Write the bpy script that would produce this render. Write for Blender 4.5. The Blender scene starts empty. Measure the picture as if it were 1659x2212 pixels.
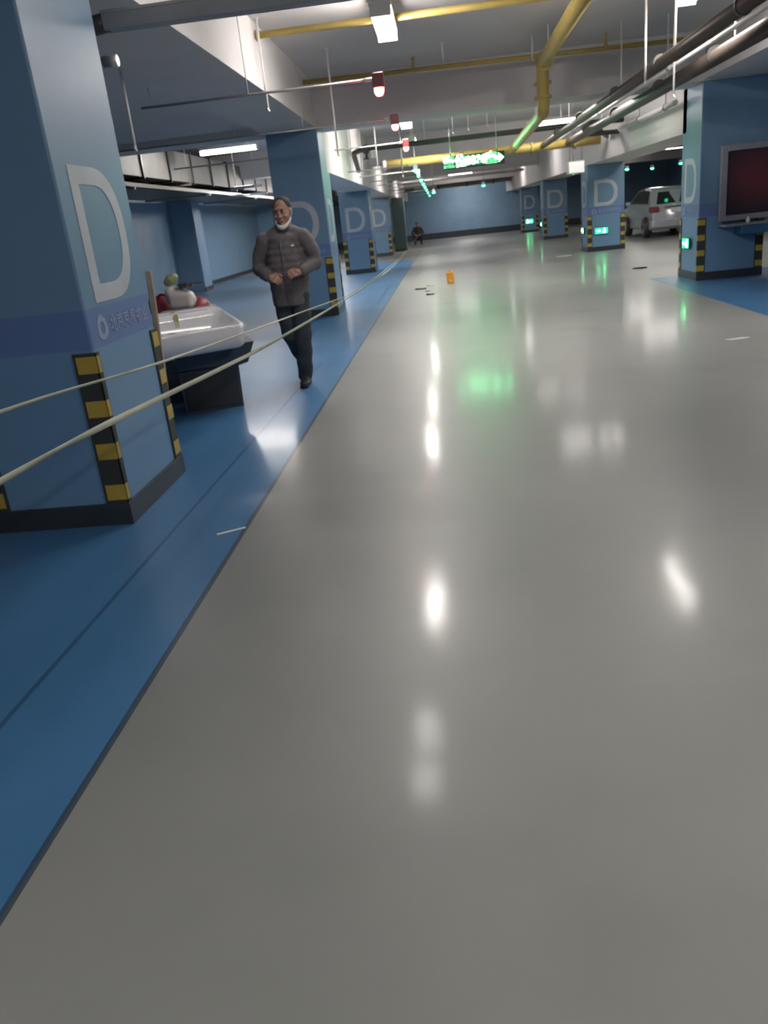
import bpy, bmesh, math, random
from mathutils import Vector, Matrix
random.seed(7)
scene = bpy.context.scene
COL = scene.collection
PI = math.pi

# ------------------------------------------------------------------ camera
def make_camera():
    r, p, y = math.radians(6.183), math.radians(20.067), math.radians(5.876)
    fw = Vector((-math.sin(y)*math.cos(p), math.cos(y)*math.cos(p), -math.sin(p)))
    rt0 = Vector((math.cos(y), math.sin(y), 0)); up0 = rt0.cross(fw)
    rt = rt0*math.cos(r) - up0*math.sin(r); up = up0*math.cos(r) + rt0*math.sin(r)
    cam = bpy.data.cameras.new('camera'); co = bpy.data.objects.new('camera', cam)
    COL.objects.link(co)
    m = Matrix((rt, up, -fw)).transposed().to_4x4(); m.translation = (0, 0, 1.45)
    co.matrix_world = m
    cam.sensor_fit = 'HORIZONTAL'; cam.sensor_width = 36.0
    cam.lens = 36.0*1720/1659; cam.clip_start = .05; cam.clip_end = 200
    scene.camera = co
    cam.dof.use_dof = True; cam.dof.focus_distance = 1.0; cam.dof.aperture_fstop = 19.0     # the snapshot is slightly out of focus
make_camera()

# ------------------------------------------------------------------ exposure, world
scene.view_settings.view_transform = 'Standard'
scene.view_settings.look = 'None'
scene.view_settings.gamma = 1
scene.view_settings.use_curve_mapping = False
scene.view_settings.exposure = 1.15
W = bpy.data.worlds.new('world'); scene.world = W; W.use_nodes = True
W.node_tree.nodes['Background'].inputs[0].default_value = (.55, .62, .72, 1)
W.node_tree.nodes['Background'].inputs[1].default_value = .25
TUBE_E = 42.0          # emission of the lamp diffusers
# tube lamps: x, y, z, along ('y' or 'x'), label
LAMPS = [
 (-.42, 9.3, 3.30, 'y', 'brightest tube lamp, above the lane at the top edge of the picture'),
 (-.50, 16.1, 3.06, 'y', 'white tube lamp just past the cross beam, above the second red indicator'),
 (-.52, 20.0, 3.04, 'y', 'white tube lamp above the third red indicator, further down the lane'),
 (-4.25, 17.9, 3.12, 'x', 'glaring tube lamp over the left parking bay, by the grey air duct'),
 (2.77, 9.45, 3.30, 'y', 'tube lamp in the upper right corner behind the white hanging rods'),
 (2.72, 15.75, 3.12, 'x', 'tube lamp across the lane right behind the cross beam, above the dark pipes'),
 (2.74, 20.2, 3.12, 'x', 'tube lamp across the lane above the right end of the yellow cross pipe'),
 (-4.2, 27.0, 2.60, 'x', 'tube lamp deep in the left bay that lights the blue wall behind the second pillar'),
 (-4.5, 30.5, 2.60, 'x', 'added unseen fill lamp in the left bay behind the second pillar, beyond the first lamp there'),  # added behind the pillar to strengthen the light on the left wall
 (5.85, 20.6, 3.2, 'x', 'added unseen fill lamp behind the right beam for the bright D pillar'),  # extra lamp hidden by the beam, added to brighten the pillar front
 (-4.0, 25.2, 2.60, 'x', 'added unseen fill lamp in the left bay just past the third cross beam'),  # another lamp added to lift the left wall
 (6.3, 24.3, 2.50, 'x', 'tube lamp over the parked silver car'),
 (-.5, 27.5, 3.3, 'y', 'distant tube lamp over the lane behind the green sign'),
 (3.0, 30.0, 3.3, 'y', 'distant tube lamp on the right behind the pillar with the lit green exit box'),
 (-.5, 38.5, 3.3, 'y', 'farthest lane tube lamp in front of the end wall duct'),
 (3.4, 41.5, 3.3, 'y', 'far right tube lamp near the two most distant pillars'),
 (-.47, 6.0, 3.12, 'y', 'tube lamp out of view above the lane just ahead of the viewer'),
 (-4.7, 40.0, 3.2, 'x', 'added fill lamp at the far end of the left bay'),  # added with the next three to lighten the far zone
 (8.0, 35.0, 3.2, 'x', 'added fill lamp beyond the parked car in the right bay'),  # added above the beam bottoms for more light in the right bay
 (8.5, 44.5, 3.2, 'x', 'added fill lamp at the far end of the right bay'),  # added to brighten the far right
 (1.2, 44.2, 3.25, 'x', 'added fill lamp between the far tray and the far duct'),  # added to lift the brightness ahead of the end wall
 (1.6, 49.6, 2.97, 'x', 'added unseen fill lamp behind the far duct for the end wall'),  # added out of sight behind the duct to light the end wall

 (-.45, -1.5, 3.12, 'y', 'tube lamp behind the viewer over the lane'),
 (2.75, 1.5, 3.12, 'y', 'tube lamp beside the viewer over the right half of the lane'),
 (6.9, 16.0, 3.05, 'x', 'tube lamp over the right bay beyond the picture edge'),
]

# ------------------------------------------------------------------ materials
def nodes(m): return m.node_tree.nodes, m.node_tree.links
def mat(name, col, rough=.5, metal=0., var=.08, scale=4., spec=.5, bump=0., emit=None, es=0., rvar=0., coat=0., trans=0., alpha=1.):
    m = bpy.data.materials.new(name); m.use_nodes = True
    n, l = nodes(m); b = n['Principled BSDF']
    b.inputs['Roughness'].default_value = rough; b.inputs['Metallic'].default_value = metal
    b.inputs['Specular IOR Level'].default_value = spec
    b.inputs['Coat Weight'].default_value = coat
    b.inputs['Transmission Weight'].default_value = trans
    b.inputs['Alpha'].default_value = alpha
    tc = n.new('ShaderNodeTexCoord'); nz = n.new('ShaderNodeTexNoise'); nz.inputs['Scale'].default_value = scale
    nz.inputs['Detail'].default_value = 5
    l.new(tc.outputs['Object'], nz.inputs['Vector'])
    rp = n.new('ShaderNodeValToRGB')
    rp.color_ramp.elements[0].position = .3; rp.color_ramp.elements[1].position = .7
    rp.color_ramp.elements[0].color = (*[c*(1-var) for c in col], 1)
    rp.color_ramp.elements[1].color = (*[min(1, c*(1+var)) for c in col], 1)
    l.new(nz.outputs['Fac'], rp.inputs['Fac']); l.new(rp.outputs['Color'], b.inputs['Base Color'])
    if rvar:
        mr = n.new('ShaderNodeMapRange'); mr.inputs['To Min'].default_value = max(0, rough-rvar); mr.inputs['To Max'].default_value = rough+rvar
        l.new(nz.outputs['Fac'], mr.inputs['Value']); l.new(mr.outputs[0], b.inputs['Roughness'])
    if bump:
        bp = n.new('ShaderNodeBump'); bp.inputs['Strength'].default_value = bump; bp.inputs['Distance'].default_value = .01
        l.new(nz.outputs['Fac'], bp.inputs['Height']); l.new(bp.outputs[0], b.inputs['Normal'])
    if emit:
        b.inputs['Emission Color'].default_value = (*emit, 1); b.inputs['Emission Strength'].default_value = es
    return m
def math_n(n, l, op, a, b=None, c=None):
    q = n.new('ShaderNodeMath'); q.operation = op
    for i, v in enumerate((a, b, c)):
        if v is None: continue
        if isinstance(v, (int, float)): q.inputs[i].default_value = v
        else: l.new(v, q.inputs[i])
    return q.outputs[0]
def mixc(n, l, f, a, b):
    q = n.new('ShaderNodeMix'); q.data_type = 'RGBA'
    l.new(f, q.inputs['Factor'])
    for k, v in ((6, a), (7, b)):
        if isinstance(v, tuple): q.inputs[k].default_value = (*v, 1)
        else: l.new(v, q.inputs[k])
    return q.outputs[2]

M = {}
def floor_material():
    m = bpy.data.materials.new('floor'); m.use_nodes = True; n, l = nodes(m); b = n['Principled BSDF']
    tc = n.new('ShaderNodeTexCoord'); sp = n.new('ShaderNodeSeparateXYZ'); l.new(tc.outputs['Object'], sp.inputs[0])
    x, y = sp.outputs[0], sp.outputs[1]
    n1 = n.new('ShaderNodeTexNoise'); n1.inputs['Scale'].default_value = .35; n1.inputs['Detail'].default_value = 6
    l.new(tc.outputs['Object'], n1.inputs['Vector'])
    n2 = n.new('ShaderNodeTexNoise'); n2.inputs['Scale'].default_value = 2.2; n2.inputs['Detail'].default_value = 8
    mp = n.new('ShaderNodeMapping'); mp.inputs['Scale'].default_value = (1, .35, 1); l.new(tc.outputs['Object'], mp.inputs[0]); l.new(mp.outputs[0], n2.inputs['Vector'])
    def ramp(src, p0, c0, p1, c1):
        r = n.new('ShaderNodeValToRGB'); e = r.color_ramp.elements
        e[0].position = p0; e[0].color = (*c0, 1); e[1].position = p1; e[1].color = (*c1, 1); l.new(src, r.inputs[0]); return r.outputs[0]
    grey = ramp(n1.outputs['Fac'], .38, (.235, .240, .228), .66, (.315, .318, .300))
    blue = ramp(n2.outputs['Fac'], .3, (.050, .162, .330), .7, (.068, .205, .410))
    # scuffed dark tyre stains
    n3 = n.new('ShaderNodeTexNoise'); n3.inputs['Scale'].default_value = .55; n3.inputs['Detail'].default_value = 3
    mp3 = n.new('ShaderNodeMapping'); mp3.inputs['Location'].default_value = (3.1, 1.7, 0); l.new(tc.outputs['Object'], mp3.inputs[0]); l.new(mp3.outputs[0], n3.inputs['Vector'])
    st = n.new('ShaderNodeMapRange'); st.inputs['From Min'].default_value = .60; st.inputs['From Max'].default_value = .72; st.inputs['To Max'].default_value = .35
    l.new(n3.outputs['Fac'], st.inputs['Value'])
    grey = mixc(n, l, st.outputs[0], grey, (.13, .132, .125))
    fd = n.new('ShaderNodeMapRange'); fd.inputs['From Min'].default_value = -2.3; fd.inputs['From Max'].default_value = -3.6; fd.inputs['To Max'].default_value = .75; l.new(x, fd.inputs['Value'])
    blue = mixc(n, l, fd.outputs[0], blue, (.125, .165, .225))
    edge = math_n(n, l, 'MULTIPLY_ADD', y, .0054, -1.157)              # lane border x(y)
    isl = math_n(n, l, 'LESS_THAN', x, edge)
    isl = math_n(n, l, 'MULTIPLY', isl, math_n(n, l, 'LESS_THAN', y, 30.))  # far blue floor set to grey, distance haze put into the colour
    isr = math_n(n, l, 'MULTIPLY', math_n(n, l, 'GREATER_THAN', x, 3.58), math_n(n, l, 'LESS_THAN', y, 14.9))
    mask = math_n(n, l, 'MAXIMUM', isl, isr)
    c = mixc(n, l, mask, grey, blue)
    # dark border joint and a second thin dark line on the blue
    d1 = math_n(n, l, 'ABSOLUTE', math_n(n, l, 'SUBTRACT', x, edge))
    s1 = math_n(n, l, 'LESS_THAN', d1, .0125)
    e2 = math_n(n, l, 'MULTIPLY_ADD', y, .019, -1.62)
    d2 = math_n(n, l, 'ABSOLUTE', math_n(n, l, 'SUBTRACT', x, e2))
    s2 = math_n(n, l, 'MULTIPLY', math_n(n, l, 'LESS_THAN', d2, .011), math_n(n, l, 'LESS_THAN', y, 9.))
    c = mixc(n, l, math_n(n, l, 'MULTIPLY', s1, .85), c, (.035, .06, .085))
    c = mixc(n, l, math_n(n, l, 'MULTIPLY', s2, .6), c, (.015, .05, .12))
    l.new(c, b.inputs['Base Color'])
    mr = n.new('ShaderNodeMapRange'); mr.inputs['To Min'].default_value = .34; mr.inputs['To Max'].default_value = .50
    l.new(n1.outputs['Fac'], mr.inputs['Value']); l.new(mr.outputs[0], b.inputs['Roughness'])
    n4 = n.new('ShaderNodeTexNoise'); n4.inputs['Scale'].default_value = 1.6; n4.inputs['Detail'].default_value = 2; l.new(tc.outputs['Object'], n4.inputs['Vector'])
    bp = n.new('ShaderNodeBump'); bp.inputs['Strength'].default_value = .10; bp.inputs['Distance'].default_value = .02
    l.new(n4.outputs['Fac'], bp.inputs['Height']); l.new(bp.outputs[0], b.inputs['Normal'])
    b.inputs['Specular IOR Level'].default_value = .5
    b.inputs['Coat Weight'].default_value = .19; b.inputs['Coat Roughness'].default_value = .125
    l.new(bp.outputs[0], b.inputs['Coat Normal'])
    return m
def banded(name, zcuts, cols, rough=.4, var=.07):
    """paint in horizontal bands; cuts are world heights (objects sit on z=0)."""
    m = bpy.data.materials.new(name); m.use_nodes = True; n, l = nodes(m); b = n['Principled BSDF']
    tc = n.new('ShaderNodeTexCoord'); sp = n.new('ShaderNodeSeparateXYZ'); l.new(tc.outputs['Object'], sp.inputs[0])
    c = cols[0]
    for z, col in zip(zcuts, cols[1:]):
        c = mixc(n, l, math_n(n, l, 'GREATER_THAN', sp.outputs[2], z), c, col)
    nz = n.new('ShaderNodeTexNoise'); nz.inputs['Scale'].default_value = 2.5; nz.inputs['Detail'].default_value = 5; l.new(tc.outputs['Object'], nz.inputs['Vector'])
    mr = n.new('ShaderNodeMapRange'); mr.inputs['To Min'].default_value = 1-var; mr.inputs['To Max'].default_value = 1+var; l.new(nz.outputs['Fac'], mr.inputs['Value'])
    vm = n.new('ShaderNodeVectorMath'); vm.operation = 'SCALE'; l.new(c, vm.inputs[0]) if not isinstance(c, tuple) else None
    l.new(mr.outputs[0], vm.inputs['Scale']); l.new(vm.outputs[0], b.inputs['Base Color'])
    b.inputs['Roughness'].default_value = rough
    return m
M['floor'] = floor_material()
CB = (.165, .285, .43); CV = (.135, .215, .44); CL = (.155, .295, .47)
M['column'] = banded('column_paint', [.97, 1.17], [CL, CV, CB], .42)
M['wallblue'] = mat('blue_wall_paint', (.20, .32, .46), .5, var=.06, scale=1.5)
M['ceil'] = mat('ceiling_paint', (.66, .63, .62), .8, var=.04, scale=1.2)
M['beam'] = mat('beam_paint', (.68, .65, .65), .75, var=.04, scale=1.2)
M['white'] = mat('painted_letter_white', (.50, .53, .59), .5)
M['pale'] = mat('painted_text_pale', (.30, .37, .56), .5)
M['black'] = mat('black_base_paint', (.035, .042, .050), .35)
M['rubber'] = mat('black_rubber', (.040, .044, .040), .55)
M['yellowsq'] = mat('reflective_yellow', (.48, .34, .06), .35)
M['ypipe'] = mat('yellow_pipe_paint', (.46, .35, .10), .4, var=.12)
M['galv'] = mat('galvanised_steel', (.42, .41, .40), .38, .55, var=.12, scale=7)
M['duct'] = mat('duct_sheet_metal', (.24, .23, .215), .55, .2, var=.12, scale=3)
M['darkpipe'] = mat('dark_brown_pipe', (.075, .060, .052), .4, .1, var=.15)
M['dkgrey'] = mat('dark_grey_paint', (.055, .052, .05), .4)
M['trunk'] = mat('grey_trunking', (.30, .31, .32), .45, .1)
M['rod'] = mat('white_rod', (.72, .70, .69), .35)
M['tube'] = mat('tube_glass_lit', (.9, .9, .9), .4, emit=(1, .95, .90), es=TUBE_E, var=0)
M['tube_dim'] = mat('weak_tube_lit', (.9, .9, .9), .4, emit=(1, .95, .90), es=TUBE_E*.38, var=0)
M['red_emit'] = mat('red_lens_lit', (.7, .05, .05), .3, emit=(1, .12, .10), es=9, var=0)
M['red_house'] = mat('red_housing', (.20, .03, .035), .4)
M['green_emit'] = mat('green_lens_lit', (.05, .6, .25), .3, emit=(.05, 1, .35), es=6, var=0)
M['green_text'] = mat('green_diodes_lit', (.1, .7, .3), .4, emit=(.20, 1, .42), es=21, var=0)
M['green_panel'] = mat('green_panel_lit', (.02, .35, .15), .4, emit=(.02, .9, .30), es=1.0, var=0)
M['signbody'] = mat('sign_housing', (.03, .035, .03), .4)
M['plastic_white'] = mat('white_plastic', (.72, .72, .70), .35)
M['tape'] = mat('pale_yellow_tape', (.44, .47, .37), .45, var=.12, scale=8)
M['ceramic'] = mat('white_ceramic', (.72, .71, .73), .12, coat=.4, var=.03)
M['wrap'] = mat('clear_plastic_wrap', (.85, .86, .88), .12, var=0, alpha=.16, bump=.6, scale=9)
M['stand'] = mat('dark_blue_grey_box', (.055, .065, .085), .5)
M['sack'] = mat('grey_sack', (.13, .14, .18), .75, bump=.4, scale=14)
M['wood'] = mat('pale_plank_wood', (.42, .34, .27), .6, var=.12, scale=12)
M['redbag'] = mat('red_bag', (.25, .035, .045), .45, bump=.3, scale=10)
M['whitebag'] = mat('white_bag', (.70, .64, .60), .35, bump=.5, scale=10)
M['olive'] = mat('pale_green_wrap', (.42, .44, .22), .4, bump=.4, scale=12)
M['tin'] = mat('dark_tin', (.10, .12, .11), .2, .8)
M['orange'] = mat('orange_plastic', (.85, .36, .03), .4)
M['paper'] = mat('white_paper', (.75, .78, .80), .6)
M['debris'] = mat('dark_scrap', (.06, .06, .05), .8)
M['kraft'] = mat('pale_scrap', (.55, .52, .42), .7)
M['skin'] = mat('skin', (.36, .20, .15), .55, var=.08, scale=20)
M['jacket'] = mat('dark_grey_brown_jacket', (.125, .110, .115), .8, var=.15, scale=25, bump=.3)
M['trouser'] = mat('dark_navy_trousers', (.035, .045, .058), .85, var=.15, scale=25)
M['hair'] = mat('short_black_hair', (.022, .02, .022), .8, var=.3, scale=60)
M['maskw'] = mat('white_face_mask', (.75, .76, .75), .7)
M['shoe'] = mat('dark_shoe', (.02, .025, .025), .5)
M['lip'] = mat('lip', (.30, .12, .10), .5)
M['olivecoat'] = mat('dark_olive_brown_cloth', (.06, .055, .045), .85)
M['carpaint'] = mat('silver_car_paint', (.55, .56, .60), .25, .3, var=.03, coat=.6)
M['glass'] = mat('dark_tinted_glass', (.02, .025, .03), .06)
M['tail'] = mat('tail_lamp_red', (.28, .05, .06), .25)
M['chrome'] = mat('chrome', (.75, .75, .77), .12, 1., var=.02)
M['plate'] = mat('number_plate', (.70, .74, .76), .4)
M['frame'] = mat('grey_aluminium_frame', (.34, .34, .38), .4, .3)
M['bluecloth'] = mat('blue_tray', (.04, .12, .24), .5)

def poster_material():
    m = bpy.data.materials.new('dark_red_poster'); m.use_nodes = True; n, l = nodes(m); b = n['Principled BSDF']
    tc = n.new('ShaderNodeTexCoord')
    mp = n.new('ShaderNodeMapping'); mp.inputs['Location'].default_value = (.30, 0, -.10); mp.inputs['Scale'].default_value = (1.7, 1, 1.9); l.new(tc.outputs['Object'], mp.inputs[0])
    g = n.new('ShaderNodeTexGradient'); g.gradient_type = 'SPHERICAL'; l.new(mp.outputs[0], g.inputs[0])
    nz = n.new('ShaderNodeTexNoise'); nz.inputs['Scale'].default_value = 6; l.new(tc.outputs['Object'], nz.inputs['Vector'])
    f = math_n(n, l, 'MULTIPLY', g.outputs['Fac'], math_n(n, l, 'MULTIPLY_ADD', nz.outputs['Fac'], 1.6, .4))
    l.new(mixc(n, l, f, (.035, .028, .036), (.13, .035, .045)), b.inputs['Base Color'])
    b.inputs['Roughness'].default_value = .3
    return m
M['poster'] = poster_material()

# ------------------------------------------------------------------ mesh helpers
def box(bm, x0, x1, y0, y1, z0, z1, bev=0., seg=2, mi=0):
    r = bmesh.ops.create_cube(bm, size=1.0)
    vs = r['verts']
    for v in vs:
        v.co = Vector(((x0+x1)/2+v.co.x*(x1-x0), (y0+y1)/2+v.co.y*(y1-y0), (z0+z1)/2+v.co.z*(z1-z0)))
    fs = set(f for v in vs for f in v.link_faces)
    for f in fs: f.material_index = mi
    if bev:
        es = list(set(e for v in vs for e in v.link_edges))
        bmesh.ops.bevel(bm, geom=es, offset=bev, segments=seg, affect='EDGES', profile=.5)
def tube(bm, pts, r, n=12, cap=True, mi=0, smooth=True):
    pts = [Vector(p) for p in pts]; rs = r if isinstance(r, (list, tuple)) else [r]*len(pts)
    rings = []; pn = None
    for i, p in enumerate(pts):
        if i == 0: t = pts[1]-p
        elif i == len(pts)-1: t = p-pts[i-1]
        else: t = (pts[i+1]-p).normalized()+(p-pts[i-1]).normalized()
        t.normalize()
        if pn is None:
            a = Vector((0, 0, 1)) if abs(t.z) < .9 else Vector((1, 0, 0)); u = t.cross(a).normalized()
        else: u = (pn-t*pn.dot(t)).normalized()
        pn = u; w = t.cross(u)
        sc = 1.
        if 0 < i < len(pts)-1:
            ca = max(-1, min(1, (pts[i+1]-p).normalized().dot((p-pts[i-1]).normalized()))); sc = 1/max(.6, math.cos(math.acos(ca)/2))
        rings.append([bm.verts.new(p+(u*math.cos(2*PI*k/n)+w*math.sin(2*PI*k/n))*rs[i]) for k in range(n)])
    for a, b in zip(rings, rings[1:]):
        for k in range(n):
            f = bm.faces.new((a[k], a[(k+1) % n], b[(k+1) % n], b[k])); f.smooth = smooth; f.material_index = mi
    if cap:
        f = bm.faces.new(rings[0][::-1]); f.material_index = mi
        f = bm.faces.new(rings[-1]); f.material_index = mi
def bend(pts, rad=.12, seg=5):
    """round the corners of a polyline."""
    pts = [Vector(p) for p in pts]; out = [pts[0]]
    for a, b, c in zip(pts, pts[1:], pts[2:]):
        d1 = (a-b).normalized(); d2 = (c-b).normalized()
        p1 = b+d1*rad; p2 = b+d2*rad
        for k in range(seg+1):
            t = k/seg; out.append(p1*(1-t)**2+b*2*t*(1-t)+p2*t*t)
    out.append(pts[-1]); return out
def lathe(bm, prof, c=(0, 0, 0), n=24, mi=0, axis='z', smooth=True):
    rings = []
    for r, h in prof:
        ring = []
        for k in range(n):
            a = 2*PI*k/n
            v = Vector((r*math.cos(a), r*math.sin(a), h))
            if axis == 'x': v = Vector((h, r*math.cos(a), r*math.sin(a)))
            if axis == 'y': v = Vector((r*math.sin(a), h, r*math.cos(a)))
            ring.append(bm.verts.new(v+Vector(c)))
        rings.append(ring)
    for a, b in zip(rings, rings[1:]):
        for k in range(n):
            f = bm.faces.new((a[k], a[(k+1) % n], b[(k+1) % n], b[k])); f.smooth = smooth; f.material_index = mi
    bm.faces.new(rings[0][::-1]); bm.faces.new(rings[-1])
def prism(bm, outline, d, frame, mi=0, holes=None):
    """outline of (u,v) extruded to depth d; frame=(origin,U,V,N)."""
    o, U, V, N = [Vector(q) for q in frame]
    if holes is None:
        a = [bm.verts.new(o+U*p[0]+V*p[1]) for p in outline]; b = [bm.verts.new(o+U*p[0]+V*p[1]+N*d) for p in outline]
        bm.faces.new(a[::-1]); bm.faces.new(b); n = len(a)
        for k in range(n): bm.faces.new((a[k], a[(k+1) % n], b[(k+1) % n], b[k]))
    else:                                    # ring: same number of points inside
        A = [[bm.verts.new(o+U*p[0]+V*p[1]+N*dd) for p in ol] for dd in (0, d) for ol in (outline, holes)]
        n = len(outline); lo, li, uo, ui = A
        for k in range(n):
            j = (k+1) % n
            bm.faces.new((uo[k], uo[j], ui[j], ui[k])); bm.faces.new((lo[j], lo[k], li[k], li[j]))
            bm.faces.new((lo[k], lo[j], uo[j], uo[k])); bm.faces.new((li[j], li[k], ui[k], ui[j]))
def obj(name, bm, m, parent=None, loc=None):
    me = bpy.data.meshes.new(name)
    if isinstance(bm, bmesh.types.BMesh):
        bmesh.ops.recalc_face_normals(bm, faces=bm.faces[:]); bm.to_mesh(me); bm.free()
    else: me = bm
    for q in (m if isinstance(m, (list, tuple)) else [m]): me.materials.append(M[q] if isinstance(q, str) else q)
    o = bpy.data.objects.new(name, me); COL.objects.link(o)
    if loc: o.location = loc
    if parent: o.parent = parent
    return o
def B(): return bmesh.new()
def tag(o, label, cat, group=None, kind=None):
    o['label'] = label; o['category'] = cat
    if group: o['group'] = group
    if kind: o['kind'] = kind
    return o
def thing(name, label, cat, loc=(0, 0, 0), rz=0, group=None):
    o = bpy.data.objects.new(name, None); COL.objects.link(o); o.empty_display_size = .1
    o.location = loc; o.rotation_euler = (0, 0, rz); return tag(o, label, cat, group)
def struct(name, bm, m):
    o = obj(name, bm, m); o['kind'] = 'structure'; return o
def dup(root, loc, rz=None, label=None):
    r = root.copy(); COL.objects.link(r); r.location = loc
    if rz is not None: r.rotation_euler = (0, 0, rz)
    if label: r['label'] = label
    for ch in list(root.children):
        c = ch.copy(); COL.objects.link(c); c.parent = r
        for g in ch.children:
            d = g.copy(); COL.objects.link(d); d.parent = c
    return r
def finish(bm_or_pieces, voxel, smooth=6, fac=.5):
    """union closed pieces in one continuous skin (voxel remesh) and smooth it."""
    me = bpy.data.meshes.new('tmp'); bmesh.ops.recalc_face_normals(bm_or_pieces, faces=bm_or_pieces.faces[:])
    bm_or_pieces.to_mesh(me); bm_or_pieces.free()
    o = bpy.data.objects.new('tmp', me); COL.objects.link(o)
    r = o.modifiers.new('r', 'REMESH'); r.mode = 'VOXEL'; r.voxel_size = voxel; r.use_smooth_shade = True
    s = o.modifiers.new('s', 'SMOOTH'); s.factor = fac; s.iterations = smooth
    dg = bpy.context.evaluated_depsgraph_get(); dg.update()
    out = bpy.data.meshes.new_from_object(o.evaluated_get(dg))
    for p in out.polygons: p.use_smooth = True
    bpy.data.objects.remove(o); bpy.data.meshes.remove(me); out.materials.clear()
    return out
def ell(bm, c, r, rot=None, u=20, v=12):
    q = bmesh.ops.create_uvsphere(bm, u_segments=u, v_segments=v, radius=1.0)
    for w in q['verts']:
        p = Vector((w.co.x*r[0], w.co.y*r[1], w.co.z*r[2]))
        if rot: p = rot @ p
        w.co = p+Vector(c)
def cap(bm, pts, rs, n=14):
    """tapered limb: a tube with ball joints."""
    tube(bm, pts, rs, n)
    for p, r in zip(pts, rs): ell(bm, p, (r, r, r), u=14, v=10)
FONT_CACHE = {}
def text_mesh(body, size, depth=.002, bold=0.):
    cu = bpy.data.curves.new('t', 'FONT'); cu.body = body; cu.size = size; cu.extrude = depth; cu.offset = bold
    cu.align_x = 'CENTER'; cu.align_y = 'CENTER'
    o = bpy.data.objects.new('t', cu); COL.objects.link(o)
    dg = bpy.context.evaluated_depsgraph_get(); dg.update()
    me = bpy.data.meshes.new_from_object(o.evaluated_get(dg)); bpy.data.objects.remove(o); me.materials.clear()
    return me
def place_text(name, me, m, parent, org, U, V, centre=True):
    """put flat text mesh on a face: its x along U, y along V."""
    U = Vector(U); V = Vector(V); N = U.cross(V)
    me = me.copy()
    mt = Matrix((U, V, N)).transposed().to_4x4(); mt.translation = org
    me.transform(mt)
    return obj(name, me, m, parent)

# ------------------------------------------------------------------ the shell
ZC = 3.58
XL, XR = -1.84, 4.09
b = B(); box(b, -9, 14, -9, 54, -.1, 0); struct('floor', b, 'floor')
b = B(); box(b, -9, 14, -9, 54, ZC, ZC+.1); struct('ceiling', b, 'ceil')
b = B(); box(b, -7.9, -7.7, -9, 54, 0, ZC); struct('wall_left', b, 'wallblue')
b = B(); box(b, -7.7, -7.0, 23.9, 24.7, 0, ZC); box(b, -7.7, -7.0, 14.2, 15.1, 0, ZC); box(b, -7.7, -7.0, 35.5, 36.4, 0, ZC); struct('wall_left_pilasters', b, 'wallblue')
b = B(); box(b, -7.7, XL-.88, -8.7, 13.75, 3.0, ZC); struct('ceiling_left_bay', b, 'beam')
b = B(); box(b, -7.9, 14, 52, 52.2, 0, ZC); struct('wall_far', b, 'wallblue')
b = B(); box(b, 13.6, 13.8, -9, 54, 0, ZC); struct('wall_right', b, 'wallblue')
b = B(); box(b, -7.9, 13.8, -8.9, -8.7, 0, ZC); struct('wall_near', b, 'wallblue')
b = B(); box(b, -7.7, -7.68, -8.7, 23.9, 0, .12); box(b, -7.7, -7.68, 24.7, 52, 0, .12); box(b, -7.0, -6.98, 23.88, 24.72, 0, .12); struct('baseboard_left', b, 'black')
b = B(); box(b, -7.7, 13.6, 51.97, 52, 0, .35); struct('baseboard_far', b, 'black')

def sbeam(name, *a):
    b = B()
    for q in a: box(b, *q)
    o = struct(name, b, 'beam'); o['label'] = name.replace('_', ' '); return o
# beams along the lane, deeper beyond the second pillars
sbeam('trim_1', (XL-.88, XL, -8.7, 13.75, 2.92, ZC))
sbeam('trim_2', (XL-.88, XL, 14.6, 52, 2.30, ZC))
sbeam('trim_3', (XR, XR+1.0, -8.7, 13.75, 2.93, ZC))
sbeam('trim_4', (XR, XR+1.0, 14.6, 52, 2.27, ZC))
for i, y in enumerate((3.95, 13.75, 24.1, 35.2, 46.1)):
    sbeam('trim_%d' % (5+i), (-7.7, 13.6, y, y+.85, 2.91 if i != 0 else 3.0, ZC))

# ------------------------------------------------------------------ lamps
def make_lamp(label):
    t = thing('tube_lamp', label, 'lamp', group='fluorescent tube lamps')
    b = B(); box(b, -.11, .11, -.61, .61, .035, .075, .006)
    obj('housing', b, 'plastic_white', t)
    b = B(); lathe(b, [(.10, -.585), (.10, .585)], (0, 0, 0), 24, axis='y')
    for v in b.verts: v.co.z = v.co.z*.42+.0 if v.co.z < 0 else min(v.co.z, .034)
    obj('diffuser', b, 'tube', t)
    for s in (-1, 1):
        b = B(); box(b, -.105, .105, s*.598-.013, s*.598+.013, -.048, .04, .008); obj('end_cap', b, 'plastic_white', t)
    for s in (-1, 1):
        b = B(); tube(b, [(0, s*.4, .08), (0, s*.4, ZC-3.1)], .006, 8); obj('hanger', b, 'rod', t)
    return t
lamp0 = None
DIM = [-.47, 2.72, 2.74, 6.3, -4.7, 8.0, 8.5, 1.2, 6.9, 3.0, 3.4]
for x, y, z, ax, lab in LAMPS:
    rz = 0 if ax == 'y' else PI/2
    if lamp0 is None:
        lamp0 = make_lamp(lab); lamp0.location = (x, y, z)
        for c in lamp0.children:
            if c.name.startswith('hanger'): k = (ZC-z-.08)/.40; c.scale = (1, 1, k); c.location = (0, 0, .08-.08*k)
        dim_mesh = [c for c in lamp0.children if c.name.startswith('diffuser')][0].data.copy(); dim_mesh.materials[0] = M['tube_dim']
    else:
        d = dup(lamp0, (x, y, z), rz, lab)
        k = (ZC-z-.08)/.40
        for c in d.children:
            if c.name.startswith('hanger'): c.scale = (1, 1, k); c.location = (0, 0, .08-.08*k)
        if x in DIM:
            for c in d.children:
                if c.name.startswith('diffuser'): c.data = dim_mesh

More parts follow.
